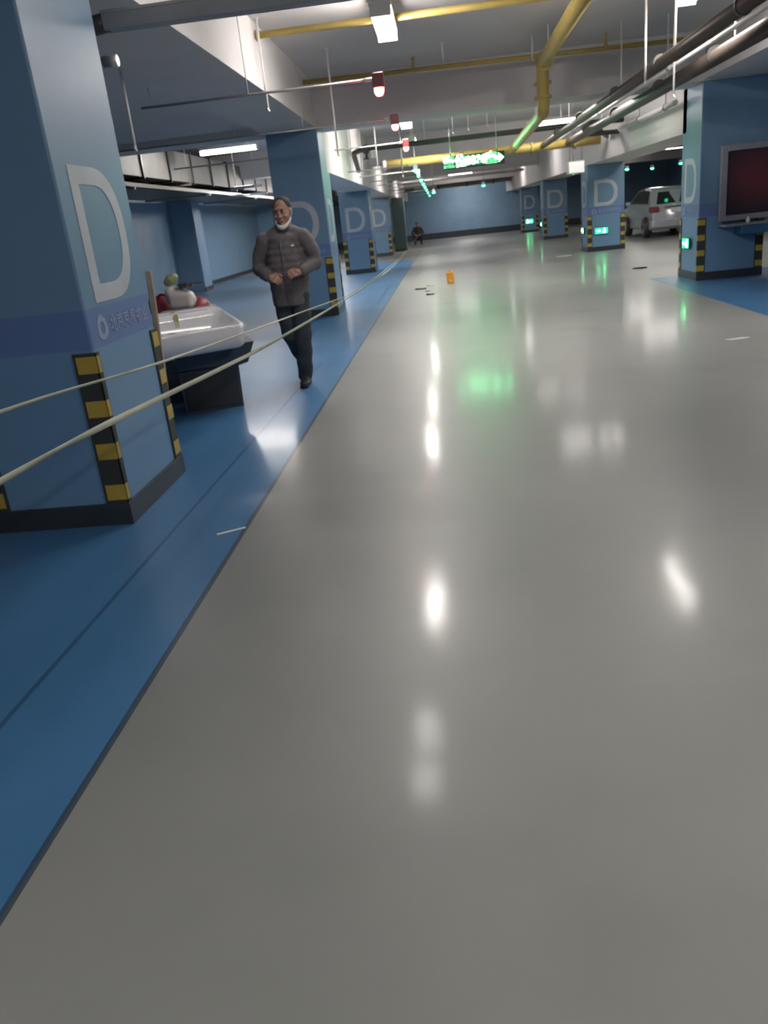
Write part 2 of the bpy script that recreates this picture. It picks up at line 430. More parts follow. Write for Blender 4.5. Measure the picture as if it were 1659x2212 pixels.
# ------------------------------------------------------------------ pillars
def d_outline(w, h, st):
    """outer and inner outline of a sans serif D with the same number of points."""
    def curve(x0, x1, z0, z1, n=20):
        pts = [(x0, z0)]
        r = min((z1-z0)*.5, (x1-x0)*.72); cx = x1-r; cz0 = z0; 
        # superellipse-like bowl
        for k in range(n+1):
            a = -PI/2+PI*k/n
            ca, sa = math.cos(a), math.sin(a)
            px = cx+r*(abs(ca)**.80)
            pz = (z0+z1)/2+(z1-z0)/2*math.copysign(abs(sa)**.92, sa)
            pts.append((px, pz))
        pts.append((x0, z1)); return pts
    return curve(-w/2, w/2, -h/2, h/2), curve(-w/2+st, w/2-st*1.02, -h/2+st*.92, h/2-st*.92)
LOGO_TXT = None
def face_frames(w, d):
    """name -> (origin at face centre bottom, U, N) in pillar coordinates (origin = front face left corner)."""
    return {'front': (Vector((w/2, 0, 0)), Vector((1, 0, 0)), Vector((0, -1, 0)), w),
            'right': (Vector((w, d/2, 0)), Vector((0, 1, 0)), Vector((1, 0, 0)), d),
            'left': (Vector((0, d/2, 0)), Vector((0, -1, 0)), Vector((-1, 0, 0)), d)}
txt_big = text_mesh('北京京泉物业', .115, .0015)
def pillar(x, y, w, d, top, label, faces, guards, paint_d=True):
    t = thing('pillar', label, 'pillar', (x, y, 0), group='blue pillars marked D')
    b = B(); box(b, 0, w, 0, d, 0, top, .012, 2); obj('shaft', b, 'column', t)
    e = .018
    b = B(); box(b, -e, w+e, -e, d+e, 0, .125, .004); obj('base_trim', b, 'black', t)
    fr = face_frames(w, d)
    for f in faces:
        o, U, N, fw = fr[f]; V = Vector((0, 0, 1))
        dw = min(.64, fw*.66)
        out, inn = d_outline(dw, .68, .098)
        b = B(); prism(b, out, .003, (o+Vector((0, 0, 1.53)), U, V, N), holes=inn)
        obj('painted_letter', b, 'white', t)
        b = B(); c = o+Vector((0, 0, 1.06))-U*(fw/2-.17)
        ro = [(math.cos(a)*.062*(1+.16*max(0, math.cos(3*a+1))), math.sin(a)*.062*(1+.16*max(0, math.cos(3*a+1)))) for a in [2*PI*k/30 for k in range(30)]]
        ri = [(math.cos(2*PI*k/30)*.030, math.sin(2*PI*k/30)*.034) for k in range(30)]
        prism(b, ro, .003, (c, U, V, N), holes=ri); obj('painted_logo', b, 'pale', t)
        tw = fw-.36
        me = txt_big.copy()
        xs = [v.co.x for v in me.vertices]; sc = tw/(max(xs)-min(xs)) if xs else 1
        me.transform(Matrix.Diagonal((sc, min(1.15, sc*1.05), 1, 1)))
        place_text('painted_text', me, 'pale', t, o+Vector((0, 0, 1.06))+U*.10+N*.002, U, V)
    # corner guards: black rubber angle with reflective yellow patches
    g = .088; th = .011
    for (cx, cy) in guards:
        sx = 1 if cx else -1; sy = 1 if cy else -1      # outward signs
        px, py = w*cx, d*cy
        b = B()
        gx = .118; gy = .040 if not cy else .10
        for (u0, u1, v0, v1) in ((px-sx*gx, px+sx*th, py, py+sy*th), (px, px+sx*th, py-sy*gy, py+sy*th)):
            box(b, min(u0, u1), max(u0, u1), min(v0, v1), max(v0, v1), .125, .955, .003)
        gd = obj('corner_guard', b, 'rubber', t)
        for k in range(4):
            z0 = .145+k*.2345; z1 = z0+.088
            b = B(); gi = gx-.016; gj = gy-.012
            for (u0, u1, v0, v1) in ((px-sx*gi, px+sx*(th+.002), py+sy*(th-.001), py+sy*(th+.002)), (px+sx*(th-.001), px+sx*(th+.002), py-sy*gj, py+sy*(th+.002))):
                box(b, min(u0, u1), max(u0, u1), min(v0, v1), max(v0, v1), z0, z1)
            obj('reflective_patch', b, 'yellowsq', gd)
    return t
ALLG = ((0, 0), (1, 0), (1, 1), (0, 1))
W1 = .80
pillar(XL-.80, 4.07, .80, .94, 3.0, 'nearest blue pillar at the left edge, beside the white basin', ('right',), ALLG)
pillar(XL-.84, 13.87, .84, 1.0, 2.93, 'blue pillar directly behind the walking man', ('front', 'right'), ALLG)
pillar(-2.90, 24.9, .86, 1.0, 2.93, 'third blue pillar on the left with a full letter D beside the walking man', ('front', 'right'), ALLG)
pillar(-2.95, 35.4, .86, 1.0, 2.93, 'fourth and smallest D pillar on the left, half hidden by the one before it', ('front', 'right'), ALLG)
pillar(XR, 13.80, 1.0, 1.02, 2.93, 'big blue pillar at the right edge carrying the framed red poster', ('left',), ALLG)
pillar(4.10, 24.0, 1.0, 1.05, 2.9, 'bright blue pillar on the right with a clear letter D and a lit green exit box', ('front', 'left'), ALLG)
pillar(4.22, 35.0, .95, 1.0, 2.9, 'darker blue pillar between the bright D pillar and the farthest one', ('front', 'left'), ALLG)
pillar(4.42, 46.3, .86, .9, 2.9, 'farthest blue pillar on the right, with a small green light, near the end wall', ('front',), ALLG)
t = thing('narrow_pillar', 'narrow grey-green pillar right of the farthest left D pillar, near the crouching person', 'pillar', (-2.12, 38.3, 0))
b = B(); box(b, 0, .55, 0, .6, 0, 2.3, .01); obj('shaft', b, mat('grey_green_paint', (.10, .15, .15), .5), t)
b = B(); box(b, -.015, .565, -.015, .615, 0, .12); obj('base_trim', b, 'black', t)

# ------------------------------------------------------------------ green exit boxes on the pillars
def exit_box(label, loc, w, h, rz, arrow=1):
    t = thing('exit_sign', label, 'exit sign', loc, rz, 'green exit boxes on the pillars')
    b = B(); box(b, -w/2, w/2, -.05, -.021, -h/2, h/2, .006); obj('sign_box', b, 'signbody', t)
    b = B(); box(b, -w/2+.01, w/2-.01, -.056, -.05, -h/2+.01, h/2-.01); obj('lit_panel', b, 'green_panel', t)
    s = h*.8; cx = w*.22*arrow
    b = B()
    def st(p, q, r): tube(b, [(cx+p[0]*s, -.060, p[1]*s), (cx+q[0]*s, -.060, q[1]*s)], r*s, 8)
    lathe(b, [(.001, -.062), (.09*s, -.062), (.09*s, -.058), (.001, -.058)], (cx+.03*s*arrow, 0, .38*s), 14, axis='y')
    st((0, .24), (-.04*arrow, -.06), .075); st((0, .2), (.24*arrow, .08), .045); st((0, .2), (-.22*arrow, .06), .045)
    st((-.04*arrow, -.06), (.2*arrow, -.2), .05); st((.2*arrow, -.2), (.14*arrow, -.42), .045)
    st((-.04*arrow, -.06), (-.16*arrow, -.26), .05); st((-.16*arrow, -.26), (-.36*arrow, -.30), .045)
    obj('running_figure', b, 'green_text', t)
    b = B(); ax = -w*.22*arrow; a = -arrow
    pts = [(-.5, .09), (.05, .09), (.05, .28), (.5, 0), (.05, -.28), (.05, -.09), (-.5, -.09)]
    k = s*.72
    prism(b, [(ax+p[0]*k*a, p[1]*k) for p in pts][::a], .005, ((0, -.056, 0), (1, 0, 0), (0, 0, 1), (0, -1, 0)))
    obj('arrow', b, 'green_text', t)
    return t
exit_box('lit green exit box low on the bright D pillar to the right of the lane', (4.46, 24.0, .54), .37, .17, 0, 1)
exit_box('lit green exit box low on the farthest right pillar', (4.80, 46.3, .56), .42, .24, 0, -1)
exit_box('dim green exit box on the side of the big right pillar below its letter D', (XR, 14.31, .57), .36, .17, -PI/2, 1)
exit_box('small green exit box on the lane side of the bright D pillar', (4.10, 24.6, .57), .36, .17, -PI/2, 1)
exit_box('small green exit box on the lane side of the darker blue pillar', (4.22, 35.55, .60), .36, .17, -PI/2, 1)

# ------------------------------------------------------------------ hanging green diode sign
t = thing('led_sign', 'long hanging sign with glowing green characters above the lane', 'sign', (.83, 19.0, 2.455))
b = B(); box(b, -.66, .66, -.04, .04, -.13, .13, .01); obj('sign_box', b, 'signbody', t)
for s in (-.5, .5):
    b = B(); tube(b, [(s, 0, .13), (s, 0, ZC-2.455)], .012, 8); obj('hanging_rod', b, 'galv', t)
for body, xx, sz in (('空位', -.42, .25), ('88', -.07, .22), ('38', .16, .22), ('空', .37, .25)):
    place_text('lit_characters', text_mesh(body, sz, .004, .008), 'green_text', t, Vector((xx, -.045, .0)), (1, 0, 0), (0, 0, 1))
b = B(); prism(b, [(-.09, .03), (.0, .03), (.0, .09), (.11, 0), (.0, -.09), (.0, -.03), (-.09, -.03)][::-1], .005, ((.53, -.041, 0), (1, 0, 0), (0, 0, 1), (0, -1, 0)))
obj('arrow', b, 'green_text', t)

# ------------------------------------------------------------------ indicator lights on side conduits
def indicator(kind, label, loc, x_end, grp):
    red = kind == 'red'
    t = thing('indicator_light', label, 'indicator light', loc, group=grp)
    s = 1. if red else .8
    b = B(); box(b, -.055*s, .055*s, -.055*s, .055*s, .02, .15*s, .01); obj('housing', b, 'red_house' if red else 'plastic_white', t)
    b = B(); lathe(b, [(k*(1 if red else .85), h) for k, h in [(.048*s, .02), (.050*s, -.005), (.043*s, -.03), (.028*s, -.05), (.002, -.056)]], (0, 0, 0), 20); obj('lens', b, 'red_emit' if red else 'green_emit', t)
    b = B(); lathe(b, [(.02, -.14), (.02, -.055)], (0, 0, .10), 12, axis='x'); obj('conduit_socket', b, 'rod', t)
    b = B(); tube(b, [(x_end-loc[0], 0, .10), (-.13, 0, .10)], .0125, 10); obj('conduit', b, 'galv', t)
    for hx in (-1.3, -2.3 if loc[1] < 13.7 else -1.35):
        b = B(); top = (ZC if hx+loc[0] > XL else 2.92)-loc[2]; tube(b, [(hx, 0, .085), (hx, 0, top)], .006, 8)
        obj('hanger', b, 'rod', t)
    return t
REDS = [(-.50, 8.75, 2.64, -2.9, 'nearest red indicator light in front of the cross beam, below the yellow pipe'),
        (-.53, 12.4, 2.66, -4.9, 'second red indicator light, just left of a white tube lamp'),
        (-.52, 16.0, 2.63, -4.9, 'third and smallest red indicator light, above the dark cross pipe')]
for x, y, z, xe, lab in REDS: indicator('red', lab, (x, y, z), xe, 'red indicator lights over the lane')
GR = ['first', 'second', 'third', 'fourth', 'fifth', 'sixth', 'seventh', 'eighth']
for i, y in enumerate((18.1, 20.5, 23.6, 26.6, 29.8, 33.0, 37.2, 43.4)):
    indicator('green', '%s green indicator light from the viewer in the row over the lane%s' % (GR[i], ', the farthest' if i == 7 else ''), (-.43, y, 2.35), -2.5, 'green indicator lights in a row')
def pendant(label, loc):
    t = thing('indicator_light', label, 'indicator light', loc, group='green indicator lights over the bays')
    b = B(); box(b, -.05, .05, -.05, .05, .0, .09, .01); obj('housing', b, 'plastic_white', t)
    b = B(); lathe(b, [(.055, .0), (.055, -.02), (.035, -.04), (.002, -.045)], (0, 0, 0), 16); obj('lens', b, 'green_emit', t)
    b = B(); tube(b, [(0, 0, .09), (0, 0, ZC-loc[2])], .01, 8); obj('hanging_rod', b, 'galv', t)
pendant('lone green indicator light right of the row, under the glowing sign', (1.46, 27.6, 2.15))
pendant('green indicator light beside the last of the row, in front of the end wall', (-.14, 29.4, 2.15))
pendant('green indicator light under the white hanging box', (3.62, 23.3, 2.10))
pendant('green indicator light just right of the bright D pillar', (5.9, 27.4, 2.15))
pendant('green indicator light above the silver car', (7.2, 29.6, 2.15))
pendant('green indicator light closest to the big right pillar', (7.5, 27.3, 2.15))

# ------------------------------------------------------------------ pipes, ducts and trays under the ceiling
def flange(b, c, axis, r, w=.03): lathe(b, [(r, -w/2), (r, w/2)], c, 24, axis=axis)
t = thing('cable_trunking', 'grey trunking crossing the top left of the picture above the nearest pillar', 'trunking', (-1.95, 5.5, 2.70))
b = B(); box(b, 0, 3.2, -.055, .055, 0, .10, .004); obj('trunking_body', b, 'trunk', t)
b = B(); box(b, .0, 3.2, -.058, .058, .085, .104, .002); obj('lid', b, 'galv', t)
b = B(); tube(b, bend([(.02, 0, .05), (-.18, .0, .03), (-.30, .12, -.05)], .1), .055, 14); box(b, -.40, -.24, .04, .22, -.14, .0, .01); obj('coupling', b, 'dkgrey', t)
b = B(); lathe(b, [(.035, -.05), (.035, .05)], (-.12, .30, -.10), 14, axis='x'); obj('end_plug', b, 'galv', t)
for xx in (.9, 2.8):
    b = B(); tube(b, [(xx, 0, .10), (xx, 0, ZC-2.70)], .008, 8); obj('hanging_rod', b, 'rod', t)

# thin yellow pipes between the side beams
t = thing('yellow_pipe', 'thin yellow pipe running across just in front of the cross beam', 'pipe', (0, 13.0, 3.42))
b = B(); tube(b, [(XL-.0, 0, .02), (XR, 0, -.05)], .032, 16); obj('pipe_run', b, 'ypipe', t)
for xx in (-.22, 2.5):
    b = B(); tube(b, [(xx, 0, .0), (xx, 0, .17)], .02, 12); lathe(b, [(.035, -.02), (.035, .02)], (xx, 0, 0), 14, axis='x'); obj('riser', b, 'ypipe', t)
t = thing('yellow_pipe', 'faint yellow pipe nearer the viewer, crossing behind the brightest lamp', 'pipe', (0, 9.75, 3.475))
b = B(); tube(b, [(XL, 0, -.03), (XR, 0, -.03)], .036, 16); obj('pipe_run', b, 'ypipe', t)
b = B(); lathe(b, [(.055, -.02), (.055, .02)], (XL+.03, 0, -.03), 16, axis='x'); obj('wall_flange', b, 'ypipe', t)
# big yellow pipe: level, drops before the cross beam and dives under it
t = thing('yellow_main_pipe', 'thick yellow pipe that drops in front of the cross beam and runs on beneath it', 'pipe', (1.52, 0, 0))
b = B(); tube(b, bend([(-.03, 5.0, 3.27), (.06, 12.75, 3.27), (.07, 12.85, 2.66), (.28, 20.87, 2.66)], .16, 7), .086, 20); obj('pipe_run', b, 'ypipe', t)
for c, ax in (((.07, 12.60, 3.27), 'y'), ((.07, 12.85, 3.03), 'z'), ((.07, 12.85, 2.85), 'z')):
    b = B(); flange(b, c, ax, .125, .035); obj('flange', b, 'ypipe', t)
for yy in (8.5, 11.9):
    b = B(); tube(b, [(.04, yy, 3.27), (.04, yy, ZC)], .01, 8); obj('hanger', b, 'rod', t)
t = thing('yellow_cross_pipe', 'thick yellow pipe crossing the lane low behind the glowing green sign', 'pipe', (0, 21.0, 2.68))
b = B(); tube(b, [(-1.2, 0, 0), (3.9, 0, .02)], .10, 20); obj('pipe_run', b, 'ypipe', t)
b = B(); lathe(b, [(.105, -.03), (.115, .0), (.10, .05)], (-1.24, 0, 0), 20, axis='x'); obj('end_cap', b, 'plastic_white', t)
for xx in (-.8, .6, 2.3, 3.3):
    b = B(); lathe(b, [(.13, -.02), (.13, .02)], (xx, 0, 0), 20, axis='x'); obj('flange', b, 'ypipe', t)
for xx in (-.5, 3.0):
    b = B(); tube(b, [(xx, 0, .1), (xx, 0, ZC-2.68)], .01, 8); obj('hanger', b, 'rod', t)
# dark cross pipe with valve
t = thing('dark_cross_pipe', 'dark pipe with a valve crossing the lane behind the second pair of pillars', 'pipe', (0, 19.1, 2.93))
b = B(); tube(b, bend([(-1.80, .95, -.36), (-1.79, .15, -.04), (-1.60, 0, 0), (3.5, 0, 0), (4.05, .1, -.0)], .05), .055, 16); obj('pipe_run', b, 'dkgrey', t)
b = B(); lathe(b, [(.09, -.07), (.11, 0), (.09, .07)], (-1.50, 0, 0), 16, axis='x'); tube(b, [(-1.5, 0, -.02), (-1.5, 0, -.18)], .03, 10); lathe(b, [(.07, -.012), (.07, .012)], (-1.5, 0, -.19), 16); obj('valve', b, 'dkgrey', t)
b = B(); box(b, -1.40, -1.26, -.12, -.06, -.20, -.04, .02); obj('valve_tag', b, 'plastic_white', t)
b = B(); tube(b, bend([(3.3, 0, 0), (3.6, .3, 0), (3.7, .8, -.12), (4.0, 1.6, -.2)], .15), .05, 12); obj('branch_pipe', b, 'dkgrey', t)
for xx in (-.2, 2.2):
    b = B(); tube(b, [(xx, 0, .05), (xx, 0, ZC-2.93)], .009, 8); obj('hanger', b, 'rod', t)
# two parallel runs on the right
for xx, r, lab, mm in ((2.55, .066, 'left one of the two dark pipes sweeping from the upper right corner down the lane', 'darkpipe'),
                       (3.15, .085, 'right and thicker one of the two dark pipes sweeping from the upper right corner', 'darkpipe')):
    t = thing('overhead_pipe', lab, 'pipe', (xx, 0, 2.77), group='parallel dark pipes on the right')
    b = B(); tube(b, [(.0, 6.3, 0), (.0, 20.88, -.07)], r, 18); obj('pipe_run', b, mm, t)
    for yy in (7.6, 10.2, 12.6, 15.6, 18.4):
        b = B(); lathe(b, [(r+.010, -.025), (r+.016, -.01), (r+.016, .01), (r+.010, .025)], (0, yy, 0), 18, axis='y'); obj('pipe_clamp', b, 'dkgrey', t)
    for yy in (9.6, 12.2, 16.8):
        b = B(); tube(b, [(0, yy, 0), (0, yy, ZC-2.77)], .011, 8); obj('hanging_rod', b, 'rod', t)
# bright conduit between and beyond
t = thing('conduit', 'shiny thin conduit running beside the two dark pipes', 'conduit', (2.86, 0, 2.80))
b = B(); tube(b, [(0, 6.3, 0), (0, 20.85, -.03)], .022, 10); obj('conduit_run', b, 'rod', t)
for yy in (7, 11, 15.5, 19):
    b = B(); box(b, -.03, .03, yy-.05, yy+.05, -.03, .03, .006); obj('junction', b, 'galv', t)
t = thing('overhead_pipe', 'short shiny white pipe catching the light beside the right beam', 'pipe', (3.93, 0, 2.74))
b = B(); tube(b, [(0, 14.7, 0), (0, 19.0, 0)], .045, 14); obj('pipe_run', b, 'plastic_white', t)
for yy in (15.3, 17.2): b = B(); lathe(b, [(.06, -.03), (.06, .03)], (0, yy, 0), 14, axis='y'); tube(b, [(0, yy, 0), (0, yy, ZC-2.74)], .008, 8); obj('pipe_clamp', b, 'galv', t)
t = thing('sprinkler_branch', 'dark elbowed branch pipe reaching over to the right beam', 'pipe', (0, 19.6, 2.5))
b = B(); tube(b, bend([(3.32, 0, .25), (4.6, .4, .25), (4.9, 1.2, -.12), (6.6, 1.6, -.12)], .2), .05, 12); obj('pipe_run', b, 'dkgrey', t)
# white hanging box
t = thing('hanging_box', 'white square box hanging left of the bright D pillar', 'box', (3.56, 22.5, 2.04))
b = B(); box(b, -.22, .22, -.12, .12, 0, .32, .012); obj('box_body', b, 'plastic_white', t)
b = B(); box(b, -.19, .19, -.126, -.12, .03, .29, .002); obj('cover', b, mat('backlit_white_cover', (.8, .8, .78), .4, emit=(1, .97, .9), es=.33, var=0), t)
for s in (-.15, .15):
    b = B(); tube(b, [(s, 0, .32), (s, 0, ZC-2.04)], .012, 8); obj('hanging_rod', b, 'galv', t)

# slender white rods
RODS = [(-1.78, 9.62, 2.70, 'slim white rod hanging left of the brightest lamp, in front of the side beam'),
        (-1.29, 11.6, 2.32, 'long white rod hanging between the first red light and the left beam'),
        (-2.70, 7.77, 2.28, 'white rod hanging beside the top of the nearest pillar'),
        (.20, 12.2, 3.35, 'short white rod above the thin yellow pipe, right of the brightest lamp'),
        (2.44, 10.4, 2.6, 'white rod meeting the left dark pipe near the upper right corner'),
        (2.81, 10.6, 2.45, 'white rod between the two dark pipes near the upper right corner'),
        (1.42, 12.5, 3.3, 'faint white rod just left of the yellow pipe bend'),
        (-1.15, 17.2, 2.35, 'white rod hanging right of the second pillar, below the cross pipe'),
        (-.75, 19.4, 2.3, 'white rod with a hook below the third lamp, left of the green row'),
        (.35, 15.6, 2.75, 'thick pale rod left of three, behind the cross beam'),
        (.62, 15.6, 2.78, 'pale rod in the middle of three behind the cross beam'),
        (.95, 15.6, 2.8, 'pale rod right of three behind the cross beam')]
for x, y, zb, lab in RODS:
    top = 2.92 if x < XL-.01 and y < 13.7 else ZC
    t = thing('hanging_rod', lab, 'rod', (x, y, 0), group='white hanging rods')
    b = B(); tube(b, [(0, 0, zb), (0, 0, top)], .013, 10); obj('rod', b, 'rod', t)
    b = B(); lathe(b, [(.028, top-.012), (.028, top)], (0, 0, 0), 14); obj('ceiling_plate', b, 'rod', t)
    b = B(); tube(b, [(0, 0, zb+.02), (.0, -.02, zb), (.02, -.02, zb-.02)], .012, 8); obj('hook', b, 'rod', t)

# big duct along the left wall
t = thing('air_duct', 'long grey sheet metal air duct under the ceiling of the left bay', 'duct', (-6.3, 0, 2.66))
b = B(); box(b, 0, .8, 14.6, 47, 0, .60, .004); obj('duct_body', b, 'duct', t)
y = 15.95
while y < 46:
    b = B()
    box(b, -.03, .83, y-.03, y+.03, -.035, -.0); box(b, -.03, .83, y-.03, y+.03, .60, .635); box(b, .8, .835, y-.03, y+.03, -.035, .635); box(b, -.035, 0, y-.03, y+.03, -.035, .635)
    obj('duct_flange', b, 'dkgrey', t); y += 1.65
for y in (18.7, 23, 28, 34, 40):
    b = B(); box(b, -.1, .9, y-.02, y+.02, -.075, -.035); tube(b, [(.87, y, -.05), (.87, y, ZC-2.66)], .008, 8); tube(b, [(-.07, y, -.05), (-.07, y, ZC-2.66)], .008, 8); obj('duct_support', b, 'galv', t)
t = thing('cable_tray', 'brownish cable tray running below the long air duct in the left bay', 'cable tray', (-6.9, 0, 2.44))
b = B(); box(b, 0, 1.5, 8, 47, 0, .012); box(b, 0, .02, 8, 47, 0, .08); box(b, 1.48, 1.5, 8, 47, 0, .08); obj('tray_body', b, 'darkpipe', t)
for y in (10, 15, 20, 25, 30, 36, 42):
    b = B(); box(b, -.05, 1.55, y-.02, y+.02, -.04, 0); obj('tray_support', b, 'galv', t)
b = B(); [tube(b, [(.3+.2*k, 8, .035), (.3+.2*k, 47, .035)], .02, 8) for k in range(5)]; obj('cables', b, 'dkgrey', t)
for i, (y, z) in enumerate(((16.3, 2.30), (20.0, 2.32))):
    t = thing('branch_pipe', ('nearer' if i == 0 else 'farther')+' shiny little pipe crossing under the air duct by the second pillar', 'pipe', (-3.95 if i == 0 else -5.2, y, z), group='shiny pipes under the duct')
    b = B(); tube(b, [(0, 0, 0), (.62 if i == 0 else 1.2, 0, 0)], .028, 12); obj('pipe_run', b, 'chrome', t)
    b = B(); tube(b, [(.5, 0, 0), (.5, 0, ZC-z)], .009, 8); obj('hanger', b, 'rod', t)
# duct across the far end
t = thing('cross_duct', 'wide pale duct with rectangular panels across the far end of the lane', 'duct', (-1.4, 48.0, 2.75))
b = B(); box(b, -1.2, 6.0, 0, .9, 0, .62, .005); obj('duct_body', b, 'duct', t)
for k, xx in enumerate((-.62, .0, 1.45, 3.05, 4.5)):
    b = B(); box(b, xx-.04, xx+.04, -.04, .94, -.03, .65); obj('duct_flange', b, 'dkgrey', t)
b = B(); box(b, .08, 1.37, -.02, .0, .05, .57); obj('duct_panel', b, 'plastic_white', t)
t = thing('cable_tray', 'pale tray crossing the lane high up just before the far duct', 'cable tray', (-2.0, 40.0, 2.90))
b = B(); box(b, 0, 6, 0, .4, 0, .015); box(b, 0, 6, 0, .015, 0, .1); box(b, 0, 6, .385, .4, 0, .1); obj('tray_body', b, 'galv', t)
for xx in (1, 3, 5):
    b = B(); tube(b, [(xx, .2, 0), (xx, .2, ZC-2.9)], .01, 8); obj('hanging_rod', b, 'rod', t)

# ------------------------------------------------------------------ barrier tapes
def ribbon(name, label, pts, w, grp):
    b = B(); pts = [Vector(p) for p in pts]
    fine = []
    for i in range(len(pts)-1):
        p0 = pts[max(0, i-1)]; p1 = pts[i]; p2 = pts[i+1]; p3 = pts[min(len(pts)-1, i+2)]
        for k in range(14):
            t = k/14; fine.append(.5*((2*p1)+(p2-p0)*t+(2*p0-5*p1+4*p2-p3)*t*t+(3*p1-p0-3*p2+p3)*t**3))
    fine.append(pts[-1]); prev = None
    for i, p in enumerate(fine):
        a = .5*math.sin(i*.11)+.25*math.sin(i*.37); u = Vector((math.sin(a), 0, math.cos(a)))*w/2; nn = Vector((math.cos(a), 0, -math.sin(a)))*.0012
        ring = [b.verts.new(p-u-nn), b.verts.new(p+u-nn), b.verts.new(p+u+nn), b.verts.new(p-u+nn)]
        if prev:
            for k in range(4): f = b.faces.new((prev[k], prev[(k+1) % 4], ring[(k+1) % 4], ring[k])); f.smooth = k in (0, 2)
        else: b.faces.new(ring)
        prev = ring
    b.faces.new(prev[::-1])
    return tag(obj(name, b, 'tape'), label, 'barrier tape', grp)
ribbon('barrier_tape', 'wide lower strand of pale barrier tape stretched past the basin to the far end',
       [(-1.15, .3, .96), (-1.15, 1.84, .93), (-1.15, 2.56, .905), (-1.15, 3.97, .83), (-1.15, 5.4, .765), (-1.15, 8.73, .655), (-1.15, 12.1, .56), (-1.15, 17.6, .44), (-1.17, 24.3, .37), (-1.2, 34, .36), (-1.2, 44.5, .45)], .021, 'barrier tapes')
ribbon('barrier_tape', 'thin upper strand of pale barrier tape crossing the walking man at thigh height',
       [(-1.12, .3, 1.16), (-1.12, 1.87, 1.10), (-1.12, 3.01, 1.02), (-1.12, 4.61, .93), (-1.12, 6.59, .825), (-1.12, 8.55, .72), (-1.12, 10.2, .65), (-1.15, 17, .50), (-1.18, 26, .42), (-1.2, 44.5, .50)], .010, 'barrier tapes')

# ------------------------------------------------------------------ washbasin on its stand, bags, plank
def basin():
    L, D, H = 1.02, .62, .188
    t = thing('washbasin', 'white washbasin wrapped in clear plastic on a dark box beside the nearest pillar', 'basin', (-1.66, 6.62, .577), math.radians(35))
    # local: origin = front right bottom corner, x to the left is negative, y back
    def rr(x0, x1, y0, y1, r, n=6):
        pts = []
        for cx, cy, a0 in ((x1-r, y1-r, 0), (x0+r, y1-r, PI/2), (x0+r, y0+r, PI), (x1-r, y0+r, 1.5*PI)):
            for k in range(n+1):
                a = a0+PI/2*k/n; pts.append((cx+r*math.cos(a), cy+r*math.sin(a)))
        return pts
    b = B()
    secs = [(rr(-L+.03, -.03, .03, D-.03, .06), 0), (rr(-L, 0, 0, D, .075), .03), (rr(-L-.005, .005, -.005, D, .08), H-.01), (rr(-L, 0, 0, D, .078), H),
            (rr(-L+.03, -.03, .03, D-.12, .06), H-.004), (rr(-L+.045, -.045, .045, D-.135, .06), H-.05), (rr(-L+.12, -.12, .09, D-.17, .06), .075), (rr(-L+.25, -.25, .14, D-.22, .05), .06)]
    rings = [[b.verts.new((p[0], p[1], z)) for p in pl] for pl, z in secs]
    for a, c in zip(rings, rings[1:]):
        n = len(a)
        for k in range(n): f = b.faces.new((a[k], a[(k+1) % n], c[(k+1) % n], c[k])); f.smooth = True
    b.faces.new(rings[0][::-1]); b.faces.new(rings[-1])
    for v in b.verts:                                    # rim rises towards the back
        if v.co.z > .12: v.co.z += .125*max(0, v.co.y/D)**1.15
    obj('basin_body', b, 'ceramic', t)
    b = B(); box(b, -L+.10, -.10, D-.075, D-.012, H+.095, H+.128, .010, 3); obj('back_ledge', b, 'ceramic', t)
    b = B(); lathe(b, [(.03, 0), (.03, .004), (.018, .004), (.018, .001)], (-L/2+.02, D-.16, H-.035), 18); obj('tap_hole_ring', b, 'tin', t)
    b = B(); lathe(b, [(.026, 0), (.026, .006), (.02, .008), (.002, .008)], (-L/2, D/2, .060), 18); obj('drain', b, 'chrome', t)
    b = B(); box(b, -.44, -.405, D-.145, D-.138, H-.01, H+.11); box(b, -.44, -.405, D-.080, D+.002, H+.127, H+.131); obj('yellow_tape_strip', b, mat('yellow_adhesive_tape', (.42, .36, .14), .5), t)
    # crumpled film over the top
    b = B(); NX, NY = 40, 22; g = []
    rnd = random.Random(3)
    for j in range(NY+1):
        row = []
        for i in range(NX+1):
            u, v = i/NX, j/NY
            x = -L-.012+(L+.024)*u; yy = -.012+(D+.02)*v
            z = H+.012+.125*v**1.15-.085*math.sin(PI*u)**.6*math.sin(PI*min(1, v*1.05))+rnd.uniform(-.006, .006)
            if i in (0, NX) or j == 0: z = H-.02+rnd.uniform(-.008, .008)+(.125*v**1.15 if j else 0)
            row.append(b.verts.new((x, yy, z)))
        g.append(row)
    for j in range(NY):
        for i in range(NX): f = b.faces.new((g[j][i], g[j][i+1], g[j+1][i+1], g[j+1][i])); f.smooth = rnd.random() < .5
    o = obj('plastic_wrap', b, 'wrap', t)
    md = o.modifiers.new('solid', 'SOLIDIFY'); md.thickness = .001
basin()
t = thing('basin_stand', 'dark box stand with a flared top carrying the wrapped white basin', 'stand', (-2.12, 6.95, 0), math.radians(20))
b = B()
def quadring(z, x0, x1, y0, y1): return [b.verts.new(p) for p in ((x0, y0, z), (x1, y0, z), (x1, y1, z), (x0, y1, z))]
rg = [quadring(0, -.27, .24, -.03, .38), quadring(.37, -.28, .25, -.04, .38), quadring(.40, -.36, .33, -.12, .36), quadring(.575, -.44, .40, -.16, .34)]
for a, c in zip(rg, rg[1:]):
    for k in range(4): b.faces.new((a[k], a[(k+1) % 4], c[(k+1) % 4], c[k]))
b.faces.new(rg[0][::-1]); b.faces.new(rg[-1]); obj('stand_body', b, 'stand', t)
b = B(); box(b, -.25, .22, -.045, -.035, .03, .35, .003); obj('front_panel', b, mat('black_grey_panel', (.03, .032, .035), .45), t)
